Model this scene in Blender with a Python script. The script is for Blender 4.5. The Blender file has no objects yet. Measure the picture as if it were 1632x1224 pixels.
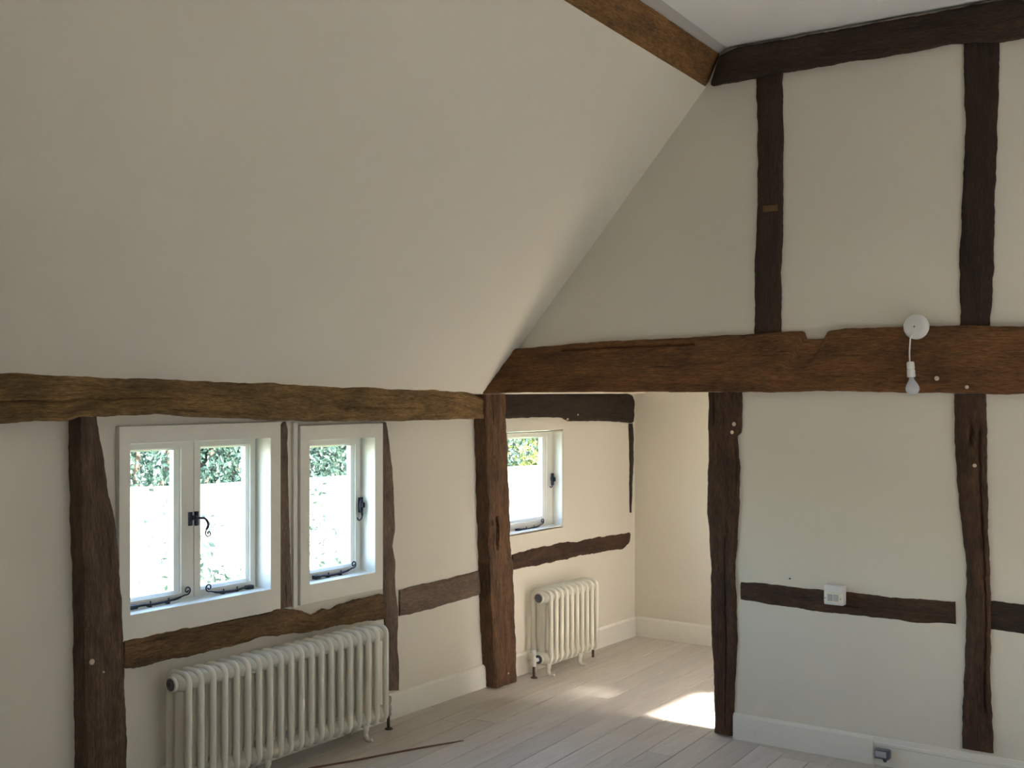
import bpy, bmesh, math, random
from mathutils import Vector, noise
random.seed(7)
C = bpy.context.scene.collection
R = math.radians

# ------------------------------------------------------------------ camera, sky, sun, exposure
CAM = Vector((3.82, -5.03, 1.60))
F, CX, HY = 1888.0, 816.0, 621.0           # focal length in pixels of the 1632x1224 frame, centre, horizon
YAW = R(35.4)
VIEW = Vector((-math.sin(YAW), math.cos(YAW), 0)); RIGHT = Vector((math.cos(YAW), math.sin(YAW), 0))
cd = bpy.data.cameras.new('camera'); cam = bpy.data.objects.new('camera', cd); C.objects.link(cam)
cam.location = CAM; cam.rotation_euler = (R(90), 0, YAW)
cd.sensor_width = 36; cd.lens = 36 * F / 1632; cd.shift_y = (HY - 612) / 1632; cd.clip_start = .05; cd.clip_end = 400
sc = bpy.context.scene; sc.camera = cam
sc.view_settings.view_transform = 'Standard'; sc.view_settings.look = 'None'
sc.view_settings.gamma = 1; sc.view_settings.use_curve_mapping = False
sc.view_settings.exposure = 4.5
sc.cycles.use_denoising = True
sc.cycles.max_bounces = 12; sc.cycles.diffuse_bounces = 9; sc.cycles.transparent_max_bounces = 16
sc.cycles.caustics_reflective = False; sc.cycles.caustics_refractive = False
SUN_EL, SUN_TO = R(35), Vector((math.cos(R(35)), 0, math.sin(R(35))))
w = bpy.data.worlds.new('sky'); sc.world = w; w.use_nodes = True
wn = w.node_tree.nodes; wl = w.node_tree.links; bg = wn['Background']
st = wn.new('ShaderNodeTexSky'); st.sky_type = 'NISHITA'; st.sun_disc = False
st.sun_elevation = SUN_EL; st.sun_rotation = R(90); st.air_density = 1.0; st.dust_density = 2.0
wl.new(st.outputs[0], bg.inputs[0]); bg.inputs[1].default_value = 0.17
sd = bpy.data.lights.new('sun', 'SUN'); sd.energy = 4.5; sd.angle = R(1.9); sd.color = (1, .93, .80)
so = bpy.data.objects.new('sun', sd); C.objects.link(so); so.rotation_euler = SUN_TO.to_track_quat('Z', 'Y').to_euler()

def portal(loc, normal, sx, sy):
    """marks a real window opening for the sampler; gives off no light of its own"""
    l = bpy.data.lights.new('window_portal', 'AREA'); l.shape = 'RECTANGLE'; l.size = sx; l.size_y = sy
    l.cycles.is_portal = True
    o = bpy.data.objects.new('window_portal', l); C.objects.link(o); o.location = loc
    o.rotation_euler = Vector(normal).to_track_quat('-Z', 'Z').to_euler()

# ------------------------------------------------------------------ helpers
def ray(px, py):
    return VIEW + RIGHT * ((px - CX) / F) + Vector((0, 0, (HY - py) / F))
def onX(px, py, X=0.0):
    r = ray(px, py); return CAM + r * ((X - CAM.x) / r.x)
def onY(px, py, Y=0.0):
    r = ray(px, py); return CAM + r * ((Y - CAM.y) / r.y)
def onZ(px, py, Z=0.0):
    r = ray(px, py); return CAM + r * ((Z - CAM.z) / r.z)

def put(name, me, mat=None, parent=None):
    o = bpy.data.objects.new(name, me); C.objects.link(o)
    if mat is not None and not me.materials: me.materials.append(mat)
    if parent is not None: o.parent = parent
    return o
def tag(o, label=None, cat=None, group=None, kind=None):
    if label: o['label'] = label
    if cat: o['category'] = cat
    if group: o['group'] = group
    if kind: o['kind'] = kind
    return o
def empty(name, loc):
    o = bpy.data.objects.new(name, None); C.objects.link(o); o.location = loc; o.empty_display_size = .05
    return o
def from_bm(name, bm, mat, parent=None, smooth=False):
    me = bpy.data.meshes.new(name); bmesh.ops.recalc_face_normals(bm, faces=bm.faces); bm.to_mesh(me); bm.free()
    if smooth:
        me.polygons.foreach_set('use_smooth', [True] * len(me.polygons))
        try: me.set_sharp_from_angle(angle=R(45))
        except Exception: pass
    return put(name, me, mat, parent)
def box(bm, x0, x1, y0, y1, z0, z1, bev=0.0):
    r = bmesh.ops.create_cube(bm, size=1.0)
    vs = r['verts']
    for v in vs:
        v.co = Vector(((x0 + x1) / 2 + v.co.x * (x1 - x0), (y0 + y1) / 2 + v.co.y * (y1 - y0), (z0 + z1) / 2 + v.co.z * (z1 - z0)))
    if bev > 0:
        es = list({e for v in vs for e in v.link_edges})
        bmesh.ops.bevel(bm, geom=es, offset=bev, segments=2, affect='EDGES', profile=.5)
def tube(bm, pts, rad, seg=10, flat=None):
    """round bar through pts; rad a number or one per point; flat=(axis,factor) squashes"""
    pts = [Vector(p) for p in pts]; n = len(pts)
    rs = rad if isinstance(rad, (list, tuple)) else [rad] * n
    rings = []; ref = None
    for i, p in enumerate(pts):
        t = (pts[min(i + 1, n - 1)] - pts[max(i - 1, 0)]).normalized()
        if ref is None: ref = Vector((0, 0, 1)) if abs(t.z) < .9 else Vector((1, 0, 0))
        ref = (ref - t * ref.dot(t)).normalized(); b = t.cross(ref)
        rings.append([bm.verts.new(p + (ref * math.cos(a) + b * math.sin(a)) * rs[i]) for a in [2 * math.pi * k / seg for k in range(seg)]])
    for i in range(n - 1):
        for k in range(seg):
            bm.faces.new((rings[i][k], rings[i][(k + 1) % seg], rings[i + 1][(k + 1) % seg], rings[i + 1][k]))
    bm.faces.new(rings[0][::-1]); bm.faces.new(rings[-1])
def lathe(bm, prof, org, axis=(0, 0, 1), seg=24):
    """prof: (radius, height along axis)"""
    ax = Vector(axis).normalized(); u = ax.orthogonal().normalized(); v = ax.cross(u); org = Vector(org)
    rings = []
    for r, h in prof:
        if r < 1e-6: rings.append([bm.verts.new(org + ax * h)])
        else: rings.append([bm.verts.new(org + ax * h + (u * math.cos(a) + v * math.sin(a)) * r) for a in [2 * math.pi * k / seg for k in range(seg)]])
    for i in range(len(rings) - 1):
        A, B = rings[i], rings[i + 1]
        for k in range(seg):
            k2 = (k + 1) % seg
            if len(A) == 1 and len(B) == 1: continue
            if len(A) == 1: bm.faces.new((A[0], B[k2], B[k]))
            elif len(B) == 1: bm.faces.new((A[k], A[k2], B[0]))
            else: bm.faces.new((A[k], A[k2], B[k2], B[k]))
def smooth_path(pts, n=6):
    pts = [Vector(p) for p in pts]; out = []
    for i in range(len(pts) - 1):
        p0, p1, p2, p3 = pts[max(i - 1, 0)], pts[i], pts[i + 1], pts[min(i + 2, len(pts) - 1)]
        for k in range(n):
            t = k / n
            out.append(.5 * ((2 * p1) + (p2 - p0) * t + (2 * p0 - 5 * p1 + 4 * p2 - p3) * t * t + (3 * p1 - p0 - 3 * p2 + p3) * t ** 3))
    return out + [pts[-1]]

# ------------------------------------------------------------------ materials
def nmat(name):
    m = bpy.data.materials.new(name); m.use_nodes = True
    nt = m.node_tree; return m, nt.nodes, nt.links, nt.nodes['Principled BSDF']
def plaster(name, col, bump=.12, rough=.85, var=.05):
    m, n, l, b = nmat(name)
    tc = n.new('ShaderNodeTexCoord')
    a = n.new('ShaderNodeTexNoise'); a.inputs['Scale'].default_value = 1.3; a.inputs['Detail'].default_value = 4
    l.new(tc.outputs['Object'], a.inputs['Vector'])
    r = n.new('ShaderNodeMix'); r.data_type = 'RGBA'
    r.inputs[6].default_value = (*[c * (1 - var) for c in col], 1); r.inputs[7].default_value = (*[min(1, c * (1 + var)) for c in col], 1)
    l.new(a.outputs[0], r.inputs[0]); l.new(r.outputs[2], b.inputs['Base Color'])
    b.inputs['Roughness'].default_value = rough
    a2 = n.new('ShaderNodeTexNoise'); a2.inputs['Scale'].default_value = 9; a2.inputs['Detail'].default_value = 6
    l.new(tc.outputs['Object'], a2.inputs['Vector'])
    bp = n.new('ShaderNodeBump'); bp.inputs['Strength'].default_value = bump; bp.inputs['Distance'].default_value = .02
    l.new(a2.outputs[0], bp.inputs['Height']); l.new(bp.outputs[0], b.inputs['Normal'])
    return m
def paint(name, col, rough=.45, metal=0.0):
    m, n, l, b = nmat(name)
    tc = n.new('ShaderNodeTexCoord'); a = n.new('ShaderNodeTexNoise'); a.inputs['Scale'].default_value = 25; a.inputs['Detail'].default_value = 3
    l.new(tc.outputs['Object'], a.inputs['Vector'])
    r = n.new('ShaderNodeMix'); r.data_type = 'RGBA'
    r.inputs[6].default_value = (*[c * .95 for c in col], 1); r.inputs[7].default_value = (*[min(1, c * 1.04) for c in col], 1)
    l.new(a.outputs[0], r.inputs[0]); l.new(r.outputs[2], b.inputs['Base Color'])
    b.inputs['Roughness'].default_value = rough; b.inputs['Metallic'].default_value = metal
    return m
def oak(name, dark, light, bump=.5, rough=.72, blot=.5):
    """old oak: grain streaks run along UV u (metres), checks and worm marks"""
    m, n, l, b = nmat(name)
    uv = n.new('ShaderNodeUVMap')
    def nz(sx, sy, det, rg=.6, dist=0.0):
        mp = n.new('ShaderNodeMapping'); mp.inputs['Scale'].default_value = (sx, sy, 1)
        t = n.new('ShaderNodeTexNoise'); t.inputs['Scale'].default_value = 1; t.inputs['Detail'].default_value = det
        t.inputs['Roughness'].default_value = rg; t.inputs['Distortion'].default_value = dist
        l.new(uv.outputs[0], mp.inputs[0]); l.new(mp.outputs[0], t.inputs[0]); return t
    grain, blotch, check = nz(6, 80, 8, .8, .1), nz(3.6, 11, 6, .7, .2), nz(2.6, 42, 4, .6, .1)
    cr = n.new('ShaderNodeValToRGB'); e = cr.color_ramp.elements
    e[0].position = .25; e[0].color = (*dark, 1); e[1].position = .78; e[1].color = (*light, 1)
    l.new(grain.outputs[0], cr.inputs[0])
    br = n.new('ShaderNodeValToRGB'); e = br.color_ramp.elements
    e[0].position = .34; e[0].color = (*[1 - blot] * 3, 1); e[1].position = .66; e[1].color = (1.25, 1.18, 1.08, 1)
    l.new(blotch.outputs[0], br.inputs[0])
    mu = n.new('ShaderNodeMix'); mu.data_type = 'RGBA'; mu.blend_type = 'MULTIPLY'; mu.inputs[0].default_value = 1
    l.new(cr.outputs[0], mu.inputs[6]); l.new(br.outputs[0], mu.inputs[7])
    kr = n.new('ShaderNodeValToRGB'); e = kr.color_ramp.elements
    e[0].position = .28; e[0].color = (.25, .22, .2, 1); e[1].position = .37; e[1].color = (1, 1, 1, 1)
    l.new(check.outputs[0], kr.inputs[0])
    m2 = n.new('ShaderNodeMix'); m2.data_type = 'RGBA'; m2.blend_type = 'MULTIPLY'; m2.inputs[0].default_value = 1
    l.new(mu.outputs[2], m2.inputs[6]); l.new(kr.outputs[0], m2.inputs[7]); l.new(m2.outputs[2], b.inputs['Base Color'])
    b.inputs['Roughness'].default_value = rough; b.inputs['Specular IOR Level'].default_value = .3
    fine = nz(26, 190, 3, .7); fr_ = n.new('ShaderNodeMapRange'); fr_.inputs[1].default_value = .3; fr_.inputs[2].default_value = .7; fr_.inputs[3].default_value = .5; fr_.inputs[4].default_value = 1.5
    l.new(fine.outputs[0], fr_.inputs[0]); fs = n.new('ShaderNodeVectorMath'); fs.operation = 'SCALE'
    l.new(m2.outputs[2], fs.inputs[0]); l.new(fr_.outputs[0], fs.inputs['Scale']); l.new(fs.outputs[0], b.inputs['Base Color'])
    ad = n.new('ShaderNodeMath'); ad.operation = 'ADD'
    l.new(grain.outputs[0], ad.inputs[0]); l.new(kr.outputs[0], ad.inputs[1])
    bp = n.new('ShaderNodeBump'); bp.inputs['Strength'].default_value = bump; bp.inputs['Distance'].default_value = .008
    l.new(ad.outputs[0], bp.inputs['Height']); l.new(bp.outputs[0], b.inputs['Normal'])
    return m
def boards_mat():
    m, n, l, b = nmat('bleached_floorboards')
    tc = n.new('ShaderNodeTexCoord'); oi = n.new('ShaderNodeObjectInfo')
    off = n.new('ShaderNodeVectorMath'); off.operation = 'ADD'
    sc_ = n.new('ShaderNodeVectorMath'); sc_.operation = 'SCALE'; sc_.inputs[0].default_value = (3, 7, 1)
    l.new(oi.outputs['Random'], sc_.inputs['Scale']); l.new(tc.outputs['Object'], off.inputs[0]); l.new(sc_.outputs[0], off.inputs[1])
    mp = n.new('ShaderNodeMapping'); mp.inputs['Scale'].default_value = (38, 2.2, 1); l.new(off.outputs[0], mp.inputs[0])
    g = n.new('ShaderNodeTexNoise'); g.inputs['Scale'].default_value = 1; g.inputs['Detail'].default_value = 5; g.inputs['Distortion'].default_value = .6
    l.new(mp.outputs[0], g.inputs[0])
    cr = n.new('ShaderNodeValToRGB'); e = cr.color_ramp.elements
    e[0].position = .3; e[0].color = (.50, .465, .425, 1); e[1].position = .7; e[1].color = (.59, .555, .515, 1)
    l.new(g.outputs[0], cr.inputs[0])
    k = n.new('ShaderNodeMath'); k.operation = 'MULTIPLY_ADD'; k.inputs[1].default_value = .16; k.inputs[2].default_value = .92
    l.new(oi.outputs['Random'], k.inputs[0])
    d = n.new('ShaderNodeTexNoise'); d.inputs['Scale'].default_value = 55; d.inputs['Detail'].default_value = 2
    l.new(tc.outputs['Object'], d.inputs[0])
    dr = n.new('ShaderNodeValToRGB'); e = dr.color_ramp.elements
    e[0].position = .25; e[0].color = (.62, .6, .58, 1); e[1].position = .34; e[1].color = (1, 1, 1, 1)
    l.new(d.outputs[0], dr.inputs[0])
    mu = n.new('ShaderNodeVectorMath'); mu.operation = 'SCALE'; l.new(cr.outputs[0], mu.inputs[0]); l.new(k.outputs[0], mu.inputs['Scale'])
    m2 = n.new('ShaderNodeMix'); m2.data_type = 'RGBA'; m2.blend_type = 'MULTIPLY'; m2.inputs[0].default_value = 1
    l.new(mu.outputs[0], m2.inputs[6]); l.new(dr.outputs[0], m2.inputs[7]); l.new(m2.outputs[2], b.inputs['Base Color'])
    b.inputs['Roughness'].default_value = .5
    bp = n.new('ShaderNodeBump'); bp.inputs['Strength'].default_value = .25; bp.inputs['Distance'].default_value = .003
    l.new(g.outputs[0], bp.inputs['Height']); l.new(bp.outputs[0], b.inputs['Normal'])
    return m
def pane_mat():
    m = bpy.data.materials.new('window_glass'); m.use_nodes = True; n = m.node_tree.nodes; l = m.node_tree.links
    n.remove(n['Principled BSDF']); o = n['Material Output']
    t = n.new('ShaderNodeBsdfTransparent'); t.inputs[0].default_value = (.96, .98, .97, 1)
    g = n.new('ShaderNodeBsdfGlossy'); g.inputs['Roughness'].default_value = .02
    lw = n.new('ShaderNodeLayerWeight'); lw.inputs[0].default_value = .5
    pw = n.new('ShaderNodeMath'); pw.operation = 'POWER'; pw.inputs[1].default_value = 4
    f = n.new('ShaderNodeMath'); f.operation = 'MULTIPLY_ADD'; f.inputs[1].default_value = .9; f.inputs[2].default_value = .04
    l.new(lw.outputs['Facing'], pw.inputs[0]); l.new(pw.outputs[0], f.inputs[0])
    x = n.new('ShaderNodeMixShader'); l.new(f.outputs[0], x.inputs[0]); l.new(t.outputs[0], x.inputs[1]); l.new(g.outputs[0], x.inputs[2])
    l.new(x.outputs[0], o.inputs[0]); return m
def bulb_mat():
    m = bpy.data.materials.new('bulb_glass'); m.use_nodes = True; n = m.node_tree.nodes; l = m.node_tree.links
    b = n['Principled BSDF']; b.inputs['Base Color'].default_value = (.75, .8, .88, 1); b.inputs['Roughness'].default_value = .08
    t = n.new('ShaderNodeBsdfTransparent'); x = n.new('ShaderNodeMixShader'); x.inputs[0].default_value = .55
    l.new(t.outputs[0], x.inputs[1]); l.new(b.outputs[0], x.inputs[2]); l.new(x.outputs[0], n['Material Output'].inputs[0]); return m
def leaf_mat(name, c0, c1):
    m, n, l, b = nmat(name)
    g = n.new('ShaderNodeNewGeometry'); cr = n.new('ShaderNodeValToRGB'); e = cr.color_ramp.elements
    e[0].color = (*c0, 1); e[1].color = (*c1, 1)
    l.new(g.outputs['Random Per Island'], cr.inputs[0]); l.new(cr.outputs[0], b.inputs['Base Color'])
    b.inputs['Roughness'].default_value = .5
    tr = n.new('ShaderNodeBsdfTranslucent'); l.new(cr.outputs[0], tr.inputs[0])
    x = n.new('ShaderNodeMixShader'); x.inputs[0].default_value = .35
    l.new(b.outputs[0], x.inputs[1]); l.new(tr.outputs[0], x.inputs[2]); l.new(x.outputs[0], n['Material Output'].inputs[0]); return m

M = dict(
    wall=plaster('cream_plaster', (.73, .70, .62)),
    ceil=plaster('white_ceiling_paint', (.80, .81, .82), bump=.06),
    trim=paint('cream_satin_paint', (.80, .79, .73), .4),
    win=paint('white_window_paint', (.78, .78, .72), .35),
    rad=paint('radiator_enamel', (.80, .79, .71), .25),
    iron=paint('black_iron', (.035, .04, .06), .45, .6),
    brass=paint('dull_valve_metal', (.30, .29, .27), .4, .8),
    copper=paint('dark_copper_pipe', (.10, .06, .045), .5, .6),
    plastic=paint('white_plastic', (.72, .73, .74), .35),
    grey=paint('grey_plastic', (.42, .43, .45), .4),
    dgrey=paint('dark_grey_plastic', (.13, .14, .17), .45),
    dot=paint('pale_filler_or_smear', (.62, .52, .42), .8),
    tie=oak('oak_red_brown', (.07, .031, .013), (.26, .125, .05)),
    plate=oak('oak_golden', (.07, .042, .020), (.40, .26, .11), bump=1),
    rail=oak('oak_rail', (.06, .036, .020), (.32, .20, .10), bump=1),
    stud=oak('oak_grey_brown', (.105, .072, .055), (.20, .15, .12), bump=.4, blot=.3),
    post=oak('oak_post_brown', (.05, .032, .022), (.21, .14, .10), bump=.8),
    prin=oak('oak_principal', (.045, .024, .017), (.24, .135, .072), bump=1),
    dark=oak('oak_blackened', (.016, .010, .007), (.055, .034, .025), blot=.35),
    dpost=oak('oak_dark_post', (.04, .021, .013), (.105, .058, .036)),
    collar=oak('oak_collar', (.028, .018, .014), (.062, .040, .028), blot=.3),
    purlin=oak('oak_purlin', (.12, .060, .022), (.30, .165, .066)),
    boards=boards_mat(), glass=pane_mat(), bulb=bulb_mat(),
    under=paint('floor_void', (.03, .025, .02), .9),
    under2=plaster('shaded_plaster', (.45, .45, .44), bump=.3),
    strip=paint('red_brown_strip', (.16, .075, .05), .6),
    gwall=plaster('limewashed_garden_wall', (.27, .275, .26), bump=.8, var=.45),
    lawn=plaster('lawn', (.10, .15, .05), bump=.8, var=.4),
    leaf=leaf_mat('leaves_green', (.015, .045, .03), (.24, .30, .04)),
    leafd=leaf_mat('leaves_dark', (.008, .028, .024), (.045, .085, .065)),
    bark=oak('bark', (.05, .04, .03), (.12, .10, .08)),
)

# ------------------------------------------------------------------ timber builder
def resample(P, n):
    L = [0]
    for a, b in zip(P, P[1:]): L.append(L[-1] + (b - a).length)
    out = []; j = 0
    for i in range(n):
        s = L[-1] * i / (n - 1)
        while j < len(P) - 2 and L[j + 1] < s: j += 1
        t = (s - L[j]) / max(L[j + 1] - L[j], 1e-9)
        out.append(P[j].lerp(P[j + 1], min(max(t, 0), 1)))
    return out, L[-1]
def timber(name, A, B, plane, mat, label, cat='beam', back=.06, seed=1, rough=.004, jit=.003, step=.014, cross=.009,
           slots=(), arris=.006, group=None, parent=None):
    """hewn face between the two edges A and B (pixels of the survey photo set on a wall plane, or 3-D points);
    slots: (u0,u1,v,width,depth) grooves, u and v as fractions"""
    ax, val = plane
    fn = onX if ax == 'X' else onY
    cv = lambda p: Vector(p) if len(p) == 3 else fn(p[0], p[1], val)
    A = [cv(p) for p in A]; B = [cv(p) for p in B]
    nrm = Vector((1, 0, 0)) if ax == 'X' else Vector((0, -1, 0))
    _, la = resample(A, 2); _, lb = resample(B, 2)
    N = max(8, int(max(la, lb) / step)); N = min(N, 420)
    PA, _ = resample(A, N); PB, _ = resample(B, N)
    wid = sum((a - b).length for a, b in zip(PA, PB)) / N
    Mx = max(5, int(wid / cross)) + 1
    ox = seed * 13.7
    verts, faces, uvs = [], [], []
    L = max(la, lb)
    for i in range(N):
        a, b = PA[i], PB[i]; d = (b - a); wl_ = max(d.length, 1e-4); du = d / wl_
        ja = 1.5 * jit * (noise.noise(Vector((i * step * 14 + ox, 1.3, 0))) + .6 * noise.noise(Vector((i * step * 45 + ox, 5.3, 0))))
        jb = 1.5 * jit * (noise.noise(Vector((i * step * 14 + ox, 9.3, 0))) + .6 * noise.noise(Vector((i * step * 45 + ox, 15.3, 0))))
        a = a + du * ja; b = b + du * jb
        for k in range(Mx):
            v = k / (Mx - 1); p = a.lerp(b, v); u = i / (N - 1)
            e = min(v, 1 - v) * wl_
            off = rough * (noise.noise(Vector((u * L * 5 + ox, v * wl_ * 22, 2))) + .5 * noise.noise(Vector((u * L * 16 + ox, v * wl_ * 70, 7))))
            off -= arris * max(0, 1 - e / .014) ** 2
            for (u0, u1, vc, ww, dep) in slots:
                if u0 <= u <= u1 and abs(v - vc - .02 * noise.noise(Vector((u * 30, seed, 3)))) * wl_ <= ww / 2: off -= dep
            verts.append(p + nrm * off); uvs.append((u * L + ox, v * wid + ox * .37))
    for i in range(N - 1):
        for k in range(Mx - 1):
            q = i * Mx + k; faces.append((q, q + 1, q + Mx + 1, q + Mx))
    loop = [k for k in range(Mx)] + [i * Mx + Mx - 1 for i in range(1, N)] + [(N - 1) * Mx + k for k in range(Mx - 2, -1, -1)] + [i * Mx for i in range(N - 2, 0, -1)]
    base = len(verts)
    for q in loop:
        p = verts[q].copy()
        if ax == 'X': p.x = val - back
        else: p.y = val + back
        verts.append(p); uu = uvs[q]; uvs.append((uu[0], uu[1] + back))
    n = len(loop)
    for i in range(n):
        j = (i + 1) % n; faces.append((loop[i], base + i, base + j, loop[j]))
    # close the back with strips
    Lb = {q: base + i for i, q in enumerate(loop)}
    for i in range(N - 1):
        faces.append((Lb[i * Mx], Lb[(i + 1) * Mx], Lb[(i + 1) * Mx + Mx - 1], Lb[i * Mx + Mx - 1]))
    me = bpy.data.meshes.new(name); me.from_pydata(verts, [], faces)
    lay = me.uv_layers.new(name='UVMap')
    for lp in me.loops: lay.data[lp.index].uv = uvs[lp.vertex_index]
    me.polygons.foreach_set('use_smooth', [True] * len(me.polygons))
    bm = bmesh.new(); bm.from_mesh(me); bmesh.ops.recalc_face_normals(bm, faces=bm.faces); bm.to_mesh(me); bm.free()
    try: me.set_sharp_from_angle(angle=R(50))
    except Exception: pass
    o = put(name, me, mat, parent)
    if parent is None: tag(o, label, cat, group, 'thing')
    return o
def plug(parent, px, py, plane, r=.009):
    ax, val = plane
    p = onX(px, py, val) if ax == 'X' else onY(px, py, val)
    nrm = (1, 0, 0) if ax == 'X' else (0, -1, 0)
    bm = bmesh.new(); lathe(bm, [(0, .004), (r * .8, .0035), (r, .001), (r, -.012), (0, -.012)], p, nrm, 12)
    o = from_bm('plug_or_smear', bm, M['dot'], parent, True); tag(o, 'pale round filler plug or smear'); return o

# ------------------------------------------------------------------ setting
XR, YB, YF = 6.0, -7.6, 1.727             # right wall, wall behind the camera, far wall
ZC, KS = 3.175, 1.13                      # ceiling height, slope of the roof
X1 = 1.464                                # where slope and ceiling meet
def sheet_with_holes(name, mat, org, U, V, Nn, us, vs, holes, thick, label, lname=None, cut=None):
    """wall slab: org + u*U + v*V, holes (u0,u1,v0,v1), thickness along -Nn; reveals closed"""
    org, U, V, Nn = Vector(org), Vector(U), Vector(V), Vector(Nn)
    ul = sorted({us[0], us[1], *[h[0] for h in holes], *[h[1] for h in holes]}); vl = sorted({vs[0], vs[1], *[h[2] for h in holes], *[h[3] for h in holes]})
    bm = bmesh.new(); cache = {}
    def V3(u, v, s):
        k = (round(u, 5), round(v, 5), s)
        if k not in cache: cache[k] = bm.verts.new(org + U * u + V * v - Nn * (thick * s))
        return cache[k]
    solid = {}
    for i in range(len(ul) - 1):
        for j in range(len(vl) - 1):
            mu, mv = (ul[i] + ul[i + 1]) / 2, (vl[j] + vl[j + 1]) / 2
            solid[i, j] = not any(h[0] < mu < h[1] and h[2] < mv < h[3] for h in holes)
    for (i, j), s in solid.items():
        if not s: continue
        a, b, c, d = ul[i], ul[i + 1], vl[j], vl[j + 1]
        bm.faces.new((V3(a, c, 0), V3(b, c, 0), V3(b, d, 0), V3(a, d, 0)))
        bm.faces.new((V3(a, d, 1), V3(b, d, 1), V3(b, c, 1), V3(a, c, 1)))
        for (di, dj, e) in ((-1, 0, ((a, c), (a, d))), (1, 0, ((b, c), (b, d))), (0, -1, ((a, c), (b, c))), (0, 1, ((a, d), (b, d)))):
            if not solid.get((i + di, j + dj), False):
                p, q = e; bm.faces.new((V3(*p, 0), V3(*q, 0), V3(*q, 1), V3(*p, 1)))
    o = from_bm(name, bm, mat); tag(o, label, kind='structure'); return o

# windows: inner opening (y0,y1,z0,z1) of each, read off the wall plane
def rect(l, r, t_px, b_px, X):
    """l, r: px columns; t_px (x,y), b_px (x,y)"""
    y0 = onX(l, 700, X).y; y1 = onX(r, 700, X).y; return [y0, y1, onX(b_px[0], b_px[1], X).z, onX(t_px[0], t_px[1], X).z]
W1 = rect(207, 430.5, (430, 698), (430, 939), .02)
W2 = rect(493, 597, (597, 697), (597, 912), .02)
W3 = rect(811, 896, (894, 686.6), (898, 838), .0)
C1 = rect(189, 446.5, (448, 672), (445, 972), .02)
C2 = rect(478, 609.5, (608, 674), (611, 938), .02)
W3[0] += -.02
C3 = [W3[0] - .03, W3[1] + .012, W3[2] - .012, W3[3] + .012]
HX = [W1, W2, W3]; LX = []     # LX: further window left of the picture
T_WALL = .125
wall_left = sheet_with_holes('wall_left', M['wall'], (0, 0, 0), (0, 1, 0), (0, 0, 1), (1, 0, 0), (YB - .2, YF + .3), (-.05, 1.665), [(h[0] - .008, h[1] + .008, h[2] - .008, h[3] + .008) for h in HX] + LX, T_WALL,
                 'low cream plastered eaves wall with three small casement windows')
# right eaves wall, out of view, with its own windows
RW = [(-3.1, -1.7, .10, 1.52), (-1.5, -.15, .10, 1.52)]
sheet_with_holes('wall_right', M['wall'], (XR, 0, 0), (0, 1, 0), (0, 0, 1), (-1, 0, 0), (YB - .2, YF + .3), (-.05, 1.72), RW, T_WALL,
                 'opposite low cream plastered eaves wall with two wide window openings')
for h in RW: portal((XR + .14, (h[0] + h[1]) / 2, (h[2] + h[3]) / 2), (-1, 0, 0), h[1] - h[0], h[3] - h[2])
for h in HX + LX: portal((-.135, (h[0] + h[1]) / 2, (h[2] + h[3]) / 2), (1, 0, 0), h[1] - h[0], h[3] - h[2])
BW = []
sheet_with_holes('wall_back', M['wall'], (0, YB, 0), (1, 0, 0), (0, 0, 1), (0, 1, 0), (-.2, XR + .2), (-.05, 3.4), BW, T_WALL,
                 'plain cream plastered gable wall behind the camera')
for h in BW: portal(((h[0] + h[1]) / 2, YB - .14, (h[2] + h[3]) / 2), (0, 1, 0), h[1] - h[0], h[3] - h[2])
sheet_with_holes('wall_far', M['wall'], (0, YF, 0), (1, 0, 0), (0, 0, 1), (0, -1, 0), (-.0, XR + .2), (-.05, 3.4), [], T_WALL,
                 'cream plastered wall closing the far bay seen through the timber opening')
# ceiling and roof slopes
bm = bmesh.new(); box(bm, X1 - .01, XR - X1 + .01, YB - .1, YF + .1, ZC, ZC + .12)
tag(from_bm('ceiling', bm, M['ceil']), 'flat off-white ceiling above the collar beam', kind='structure')
sl = Vector((1, 0, KS)).normalized(); slen = (ZC + .03 - 1.58) / sl.z
ns = Vector((KS, 0, -1)).normalized()
PUR_Y = [YF + .1, 0, -.4, -.8, -1.2, -1.6, -2.0, -2.6, -3.5, YB]
def pur(y):
    t = min(max(-y, 0), 2.0) + .12 * max(0, min(-y - 2.0, 1))
    lo = Vector((1.352 + .0345 * t, y, 0)); lo.z = 1.565 + KS * (lo.x - .075)
    up = Vector((1.430 + .082 * t, y, 3.163)); ce = Vector((1.466 + .098 * t, y, ZC + .002))
    return lo, up, ce
bm = bmesh.new(); ra = []
for y in PUR_Y:
    lo = pur(min(y, 0))[0]; lo.y = y; nn = Vector((-KS, 0, 1)).normalized() * .12
    ft = Vector((.072, y, 1.575 + .029 * min(max(-y, 0), 3.5))); ra.append([bm.verts.new(v) for v in (ft, lo + sl * .006, lo + sl * .006 + nn, ft + nn)])
for a, b in zip(ra, ra[1:]):
    for i in range(4): bm.faces.new((a[i], b[i], b[(i + 1) % 4], a[(i + 1) % 4]))
bm.faces.new(ra[0]); bm.faces.new(ra[-1][::-1])
tag(from_bm('ceiling_slope', bm, M['wall']), 'big plain cream plastered slope of the roof above the eaves beam', kind='structure')
sr = Vector((-1, 0, KS)).normalized(); nr = Vector((-KS, 0, -1)).normalized()
def sv(z): return (z - 1.565) / sr.z
RL = [(.10, .64, sv(2.0), sv(2.69)), (.24, .41, sv(2.920), sv(2.932))]  # rooflight, then a thin slit added to cast the small faint sun patch
sheet_with_holes('ceiling_slope', M['wall'], (XR - .075, 0, 1.565), (0, 1, 0), sr, nr, (YB - .1, YF + .1), (0, slen + .02), RL, .10,
                 'opposite plastered roof slope with a rooflight over the far bay')

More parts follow.
